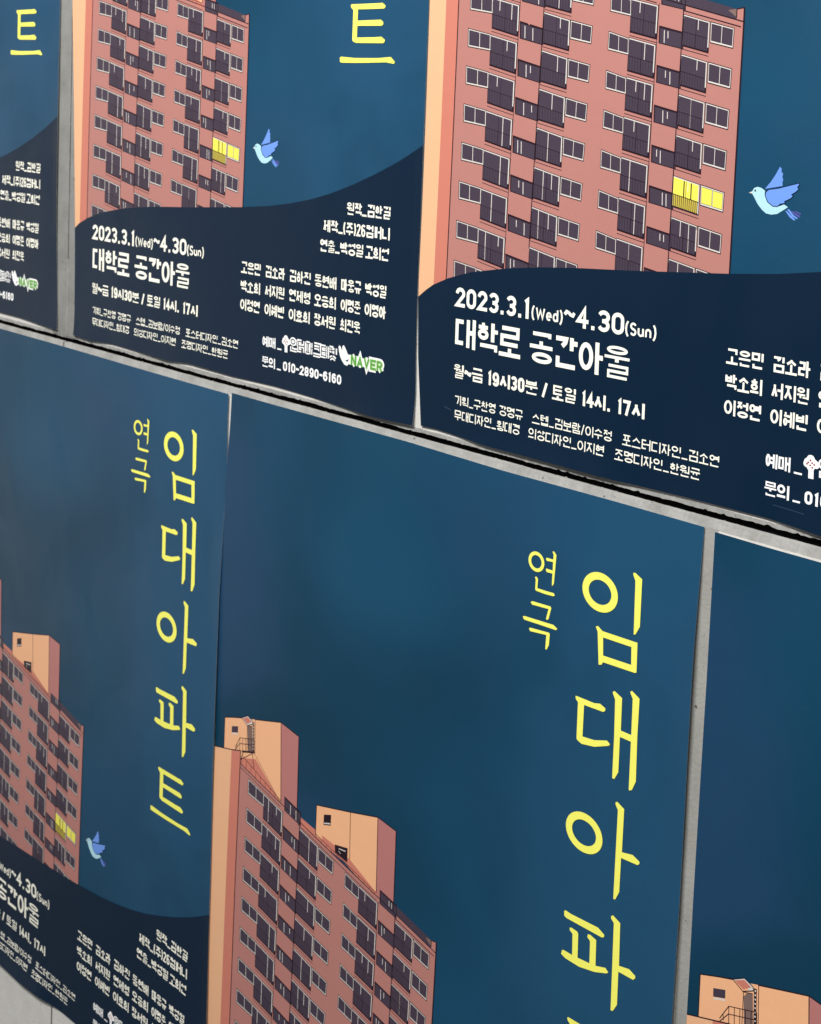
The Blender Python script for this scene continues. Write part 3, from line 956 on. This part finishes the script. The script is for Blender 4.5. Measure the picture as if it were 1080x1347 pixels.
    for n in ('b1', 'b3'):
        p0 = WIN[n][1]
        A.line([(p0[0] + .0022, p0[1] - .004)] + [(floor(p0, k)[0] + .0022, floor(p0, k)[1]) for k in range(1, 9)], .0009, 'line', L3)


# ------------------------------------------------------------------ posters
class Poster:
    def __init__(s, x, y, ang, left, right, top, bottom, lifts, label, base=.0006, seed=0, marks=()):
        s.marks = marks
        s.x, s.y, s.ang = x, y, ang
        s.lt, s.rt, s.tp, s.bt = left, right, top, bottom
        s.lifts, s.label, s.base, s.seed = lifts, label, base, seed

    def left(s, v):
        return interp(s.lt, v)

    def h(s, u, v):
        """height of the sheet in front of the wall, metres"""
        ph = s.seed * 1.7
        z = s.base + .00045 * (1 + math.sin(9.3 * u + 3.1 * v + ph) * math.sin(6.1 * v - 2.2 * u + ph * 1.3))
        for kind, a, b, amp, w in s.lifts:
            if kind == 'bottom':
                z += amp * smooth(a - .08, a + .02, u) * (1 - smooth(b - .02, b + .08, u)) * max(0, 1 - (1.414 - v) / w) ** 2
            elif kind == 'right':
                z += amp * smooth(a - .15, a + .1, v) * (1 - smooth(b - .1, b + .15, v)) * max(0, 1 - (1 - u) / w) ** 2
            elif kind == 'left':
                z += amp * smooth(a - .15, a + .1, v) * (1 - smooth(b - .1, b + .15, v)) * max(0, 1 - u / w) ** 2
            elif kind == 'top':
                z += amp * smooth(a - .1, a + .05, u) * (1 - smooth(b - .05, b + .1, u)) * max(0, 1 - v / w) ** 2
        return z

    def build(s):
        root = bpy.data.objects.new('theatre_poster', None)
        root.empty_display_size = .05
        COL.objects.link(root)
        root.location = P3(s.x, s.y)
        root.rotation_euler = (0, s.ang, 0)
        root['label'] = s.label
        root['category'] = 'poster'
        root['group'] = 'theatre posters pasted on the panelled wall'
        # sheet: front grid with the printed sky, thin paper edge behind
        NU, NV = 56, 76
        vs, fs = [], []
        vt = lambda u: interp(s.tp, u)
        vb = lambda u: interp(s.bt, u)
        G = []
        for j in range(NV + 1):
            row = []
            t = j / NV
            for i in range(NU + 1):
                q = i / NU
                v = vt(q) + (vb(q) - vt(q)) * t
                u = s.left(v) + (interp(s.rt, v) - s.left(v)) * q
                row.append((u, v))
            G.append(row)
        n = (NU + 1) * (NV + 1)
        for back in (0, .00018):
            for row in G:
                for u, v in row:
                    vs.append((u * W, -(s.h(u, v) - back), -v * W))
        idx = lambda i, j: j * (NU + 1) + i
        mi = []
        for j in range(NV):
            for i in range(NU):
                fs.append((idx(i, j), idx(i, j + 1), idx(i + 1, j + 1), idx(i + 1, j)))
                mi.append(0)
                fs.append(tuple(n + k for k in (idx(i, j), idx(i + 1, j), idx(i + 1, j + 1), idx(i, j + 1))))
                mi.append(1)
        rim = [idx(i, 0) for i in range(NU)] + [idx(NU, j) for j in range(NV)] + [idx(i, NV) for i in range(NU, 0, -1)] + [idx(0, j) for j in range(NV, 0, -1)]
        r0 = len(vs)
        vs += [vs[a] for a in rim] + [vs[n + a] for a in rim]
        m_ = len(rim)
        for i in range(m_):
            j = (i + 1) % m_
            fs.append((r0 + i, r0 + j, r0 + m_ + j, r0 + m_ + i))
            mi.append(1)
        me = bpy.data.meshes.new('paper_sheet')
        me.from_pydata(vs, [], fs)
        me.materials.append(MT['sky'])
        me.materials.append(MT['paper'])
        me.polygons.foreach_set('material_index', mi)
        me.polygons.foreach_set('use_smooth', [m == 0 for m in mi])
        me.update()
        o = bpy.data.objects.new('paper_sheet', me)
        COL.objects.link(o)
        o.parent = root
        # navy footer print
        A = Art()
        NB = 64
        b0 = 0
        rows = 18
        for i in range(NB + 1):
            q = i / NB
            for j in range(rows + 1):
                v_bot = vb(q) - .0004
                u = s.left(1.2) + (interp(s.rt, 1.2) - s.left(1.2)) * q
                v_top = interp(BAND, u)
                v = v_top + (v_bot - v_top) * j / rows
                l, r = s.left(v) + .0003, interp(s.rt, v) - .0003
                A.v.append((l + (r - l) * q, v, LB))
        A.mi('band')
        for i in range(NB):
            for j in range(rows):
                a = i * (rows + 1) + j
                A.f.append((a, a + 1, a + rows + 2, a + rows + 1))
                A.m.append(0)
        A.build('footer_print', s, root)
        for parts in (title_parts(), text_parts()):
            for name, fn in parts:
                A = Art()
                fn(A)
                A.build(name, s, root)
        for name, fn in (('ticket_logo', draw_logos), ('bird_picture', draw_bird)):
            A = Art()
            fn(A)
            A.build(name, s, root)
        A = Art()
        A.subs = []
        draw_block(A, s.left)
        pic = A.build('apartment_picture', s, root)
        for name, B in A.subs:
            B.build(name, s, pic)
        if s.marks:
            A = Art()
            for pts, th in s.marks:
                A.line(pts, th, 'scratch', LT + .00004)
            A.build('scratch', s, root)
        return root


LEFT0 = [(0, -.004), (.5, -.008), (1.0, -.008), (1.3, -.004), (1.414, .002)]
RIGHT0 = [(0, .999), (.6, .996), (1.1, .996), (1.414, .993)]
TOP0 = [(0, 0), (1, 0)]
posters = [
    Poster(-1.0583198, -.0033, -.0020, LEFT0, [(0, .994), (1.2, .993), (1.3, .996), (1.414, 1.001)], TOP0, [(0, 1.41), (.85, 1.413), (1, 1.420)],
           [('bottom', .2, 1.0, .0007, .06), ('right', .2, 1.2, .0012, .03)],
           'upper row poster cut off by the left edge, small logo strip and footer visible', seed=3),
    Poster(0, 0, -.0012, [(0, -.026), (.73, -.0226), (.83, -.0160), (.93, -.0090), (1.05, -.0030), (1.15, .0018), (1.24, .0045), (1.34, .0062), (1.414, .0070)],
           [(0, .999), (.75, .9955), (.92, .995), (1.08, .9935), (1.2, .991), (1.3, .992), (1.36, .994), (1.414, .9925)], TOP0,
           [(0, 1.4155), (.06, 1.4175), (.14, 1.4135), (.22, 1.4145), (.33, 1.4175), (.4, 1.4115), (.53, 1.4145), (.65, 1.4125), (.75, 1.4145), (.83, 1.418), (.9, 1.420), (1, 1.4165)],
           [('bottom', -.2, .08, .0009, .05), ('bottom', .9, 1.2, .0010, .05), ('right', -.2, 1.2, .0005, .03)],
           'upper row poster with blue bird and full footer, left of the widest gap-free pair', seed=0),
    Poster(1.00246, .00431, -.0036, [(0, -.006), (.75, -.0065), (.92, -.0078), (1.08, -.0095), (1.2, -.0118), (1.30, -.0075), (1.34, -.0035), (1.414, .0035)], RIGHT0, TOP0,
           [(0, 1.4085), (.03, 1.4075), (.08, 1.410), (.13, 1.413), (.22, 1.413), (.38, 1.414), (.5, 1.412), (.62, 1.4115), (.7, 1.416), (1, 1.420)],
           [('bottom', .14, .36, .0014, .05), ('bottom', .70, 1.2, .0010, .05), ('left', -.3, 1.15, .0001, .02)],
           'upper right poster showing the largest pink block and lit window above its date line', base=.0007, seed=1,
           marks=[([(.628, 1.3925), (.655, 1.3935), (.672, 1.3945)], .0005), ([(.052, 1.369), (.066, 1.372)], .0008)]),
    Poster(-.47456609, 1.43942, .0075, LEFT0, [(0, .9995), (.05, .9985), (.12, 1.0), (.19, .9975), (.37, .9907), (.54, .9896), (.66, .9884), (.9, .9905), (1.05, .9905), (1.19, .9925), (1.414, .995)], [(0, .003), (1, .0005)],
           [(0, 1.408), (.23, 1.4157), (.34, 1.418), (.45, 1.412), (.55, 1.409), (1, 1.408)],
           [('bottom', -.2, .42, .0040, .10), ('right', .3, 1.5, .0012, .04)],
           'lower left poster whose free bottom edge leaves pale wall bare at the corner', base=.0009, seed=4),
    Poster(.53221675, 1.44465, .0071, [(0, .0005), (.05, -.001), (.12, -.006), (.19, -.0130), (.37, -.0200), (1.414, -.0200)],
           [(0, 1.0033), (.1, 1.0015), (.157, 1.0004), (.31, .9992), (.5, .9986), (.68, .9966), (1.414, .990)], [(0, -.001), (.45, -.004), (.65, -.002), (.85, -.004), (1, -.0045)],
           [(0, 1.414), (1, 1.414)],
           [('right', .12, 1.6, .0026, .05)],
           'central lower poster with the large yellow vertical title and two rooftop towers', base=.0004, seed=2,
           marks=[([(.0545, .0030), (.0550, .0150), (.0540, .0240)], .0008), ([(.30, .0035), (.33, .0050)], .0010)]),
    Poster(1.55282682, 1.44805, -.0014, [(0, -.0012), (.2, -.0031), (.5, -.0085), (.67, -.0103), (1.414, -.012)], RIGHT0, [(0, .002), (.08, .003), (1, .001)], [(0, 1.414), (1, 1.414)],
           [],
           'lower right poster, mostly blue, just the first rooftop tower in view', seed=5),
]
posters[1].label = 'upper row poster in the middle, its whole navy footer and small bird in view'
for p in posters:
    p.build()

# ------------------------------------------------------------------ wall
wall = bpy.data.objects.new('panelled_wall', None)
COL.objects.link(wall)
wall.location = P3(0, 1.43)
wall['label'] = 'pale grey cement panel wall with black horizontal joint behind the posters'
wall['category'] = 'wall'
OW = wall.location


def child(name, verts, faces, mats, mi=None):
    me = bpy.data.meshes.new(name)
    me.from_pydata([tuple(Vector(v) - OW) for v in verts], [], faces)
    for k in mats:
        me.materials.append(MT[k])
    if mi:
        me.polygons.foreach_set('material_index', mi)
    me.update()
    import bmesh
    bm = bmesh.new()
    bm.from_mesh(me)
    bmesh.ops.recalc_face_normals(bm, faces=bm.faces)
    bm.to_mesh(me)
    bm.free()
    o = bpy.data.objects.new(name, me)
    COL.objects.link(o)
    o.parent = wall
    return o


DEP = .016
JOINTS = [-1.6, -.0215, 3.1]
LOWJ = [-1.6, -.0345, 3.1]
GB, GT = 1.4252, 1.4362                     # black joint: underside of the upper panels, top of the lower ones


def ragged(x0, x1, y, amp, seed, step=.004):
    r = random.Random(seed)
    n = max(2, int((x1 - x0) / step))
    out = []
    drift = 0
    for i in range(n + 1):
        drift = drift * .93 + r.uniform(-1, 1) * amp * .35
        spike = amp * 1.6 if r.random() < .06 else 0
        x = x0 + (x1 - x0) * i / n
        out.append((x, y + drift + r.uniform(-1, 1) * amp * .35 - spike))
    return out


def panel(x0, x1, ytop, ybot, seed, raggedside):
    """one cement panel: flat face, a chipped edge band along the horizontal joint, body behind"""
    r = random.Random(seed)
    band = .0065
    if raggedside == 'bottom':
        edge = ragged(x0, x1, ybot, .0010, seed)
        inner = [(x, ybot - band + .8 * r.uniform(-.0006, .0006)) for x, _ in edge]
        far = [(x, ytop) for x, _ in edge]
        body = [(x, ybot) for x, _ in edge]
    else:
        edge = ragged(x0, x1, ytop, .00035, seed)
        inner = [(x, ytop + .0125 + .8 * r.uniform(-.0004, .0004)) for x, _ in edge]
        far = [(x, ybot) for x, _ in edge]
        body = [(x, ytop) for x, _ in edge]
    n = len(edge)
    vs = [P3(x, y, 0) for x, y in far] + [P3(x, y, 0) for x, y in inner] + [P3(x, y, -.00005 - .0004 * r.random()) for x, y in edge] + [P3(x, y, -DEP) for x, y in body] + [P3(x, y, -DEP) for x, y in far]
    fs, mi = [], []
    for i in range(n - 1):
        for q in range(4):
            a = q * n + i
            fs.append((a, a + 1, a + n + 1, a + n))
            mi.append(0 if q in (0,) else 1)
    for i in (0, n - 1):
        fs.append((i, n + i, 2 * n + i, 3 * n + i, 4 * n + i))
        mi.append(1)
    o = child('wall_panel', vs, fs, ['panel', 'cement'], mi)
    return o


for row, (yt, yb, js, side) in enumerate(((-1.2, GB, JOINTS, 'bottom'), (GT, 4.4, LOWJ, 'top'))):
    for i in range(2):
        panel(js[i] + ((.0016, .0026)[row] if i else 0), js[i + 1] - ((.0016, .0026)[row] if i < 1 else 0), yt, yb, 10 + row * 5 + i, side)

# dark core behind the panels
c0, c1, c2, c3 = P3(-2.3, -1.3, -DEP - .001), P3(3.4, -1.3, -DEP - .001), P3(3.4, 4.5, -DEP - .001), P3(-2.3, 4.5, -DEP - .001)
bk = [c0, c1, c2, c3] + [c + Vector((0, .05, 0)) for c in (c0, c1, c2, c3)]
child('wall_core', bk, [(0, 1, 2, 3), (4, 7, 6, 5), (0, 4, 5, 1), (1, 5, 6, 2), (2, 6, 7, 3), (3, 7, 4, 0)], ['void'])

j0, j1 = GB - .004, GT + .0025
jv = [P3(-2.3, j0, -.0040), P3(3.4, j0, -.0040), P3(3.4, j1, -.0040), P3(-2.3, j1, -.0040)]
jv += [v + Vector((0, .004, 0)) for v in jv]
child('joint_strip', jv, [(0, 1, 2, 3), (4, 7, 6, 5), (0, 4, 5, 1), (1, 5, 6, 2), (2, 6, 7, 3), (3, 7, 4, 0)], ['void'])

# sealant bead in the vertical joints
def bead(x, y0, y1, wid, seed, out, k='seal'):
    r = random.Random(seed)
    n = int((y1 - y0) / .006)
    vs, fs = [], []
    for i in range(n + 1):
        y = y0 + (y1 - y0) * i / n
        dx = r.uniform(-.0006, .0006)
        w_ = wid * r.uniform(.7, 1.15)
        for a, z in ((-w_, -.004), (-w_ * .6, out * r.uniform(.6, 1)), (w_ * .6, out * r.uniform(.6, 1)), (w_, -.004)):
            vs.append(P3(x + dx + a, y, z))
    for i in range(n):
        for j in range(3):
            a = i * 4 + j
            fs.append((a, a + 1, a + 5, a + 4))
    return child('sealant_bead', vs, fs, [k])


def cover(x0, x1, y0, y1, seed, k, out):
    r = random.Random(seed)
    n = 60
    vs, fs = [], []
    for i in range(n + 1):
        y = y0 + (y1 - y0) * i / n
        a, b = x0 + r.uniform(-.0005, .0005), x1 + r.uniform(-.0005, .0005)
        for x, z in ((a, -.001), (a, out * .6), (a + .0015, out), (b - .0015, out), (b, out * .6), (b, -.001)):
            vs.append(P3(x, y, z))
    for i in range(n):
        for j in range(5):
            q = i * 6 + j
            fs.append((q, q + 1, q + 7, q + 6))
    return child('joint_cover_strip', vs, fs, [k])


cover(-.078, -.0228, -1.2, GB - .003, 31, 'strip', .00030)
cover(-.0202, .016, -1.2, GB - .003, 32, 'strip', .00030)
cover(1.524, 1.556, GT + .0105, 4.4, 33, 'strip2', .00015)
bead(-.0215, -1.2, 1.262, .0014, 3, .00020)
bead(-.0215, 1.262, GB - .003, .0022, 4, .00045, 'strip2')
bead(-.0345, GT + .003, 4.4, .0024, 5, -.0020, 'void')

# crumbs of mortar left in the horizontal joint
r = random.Random(8)
vs, fs = [], []
for q in range(46):
    x = r.uniform(-.4, 1.9)
    y = r.choice((GB + .0012, GT - .0010)) + r.uniform(-.0006, .0006)
    s_ = r.uniform(.0008, .0026)
    b = len(vs)
    d = -r.uniform(.001, .008)
    for dx, dy, dz in ((-1, 0, 0), (1, 0, 0), (0, -1, 0), (0, 1, 0), (0, 0, -1), (0, 0, 1)):
        vs.append(P3(x + dx * s_ * r.uniform(.8, 2.6), y + dy * s_ * r.uniform(.4, .8), d + dz * s_ * W * r.uniform(.6, 1)))
    for t in ((0, 2, 5), (2, 1, 5), (1, 3, 5), (3, 0, 5), (2, 0, 4), (1, 2, 4), (3, 1, 4), (0, 3, 4)):
        fs.append(tuple(b + k for k in t))
o = child('mortar_crumbs', vs, fs, ['cement'])
o['kind'] = 'stuff'
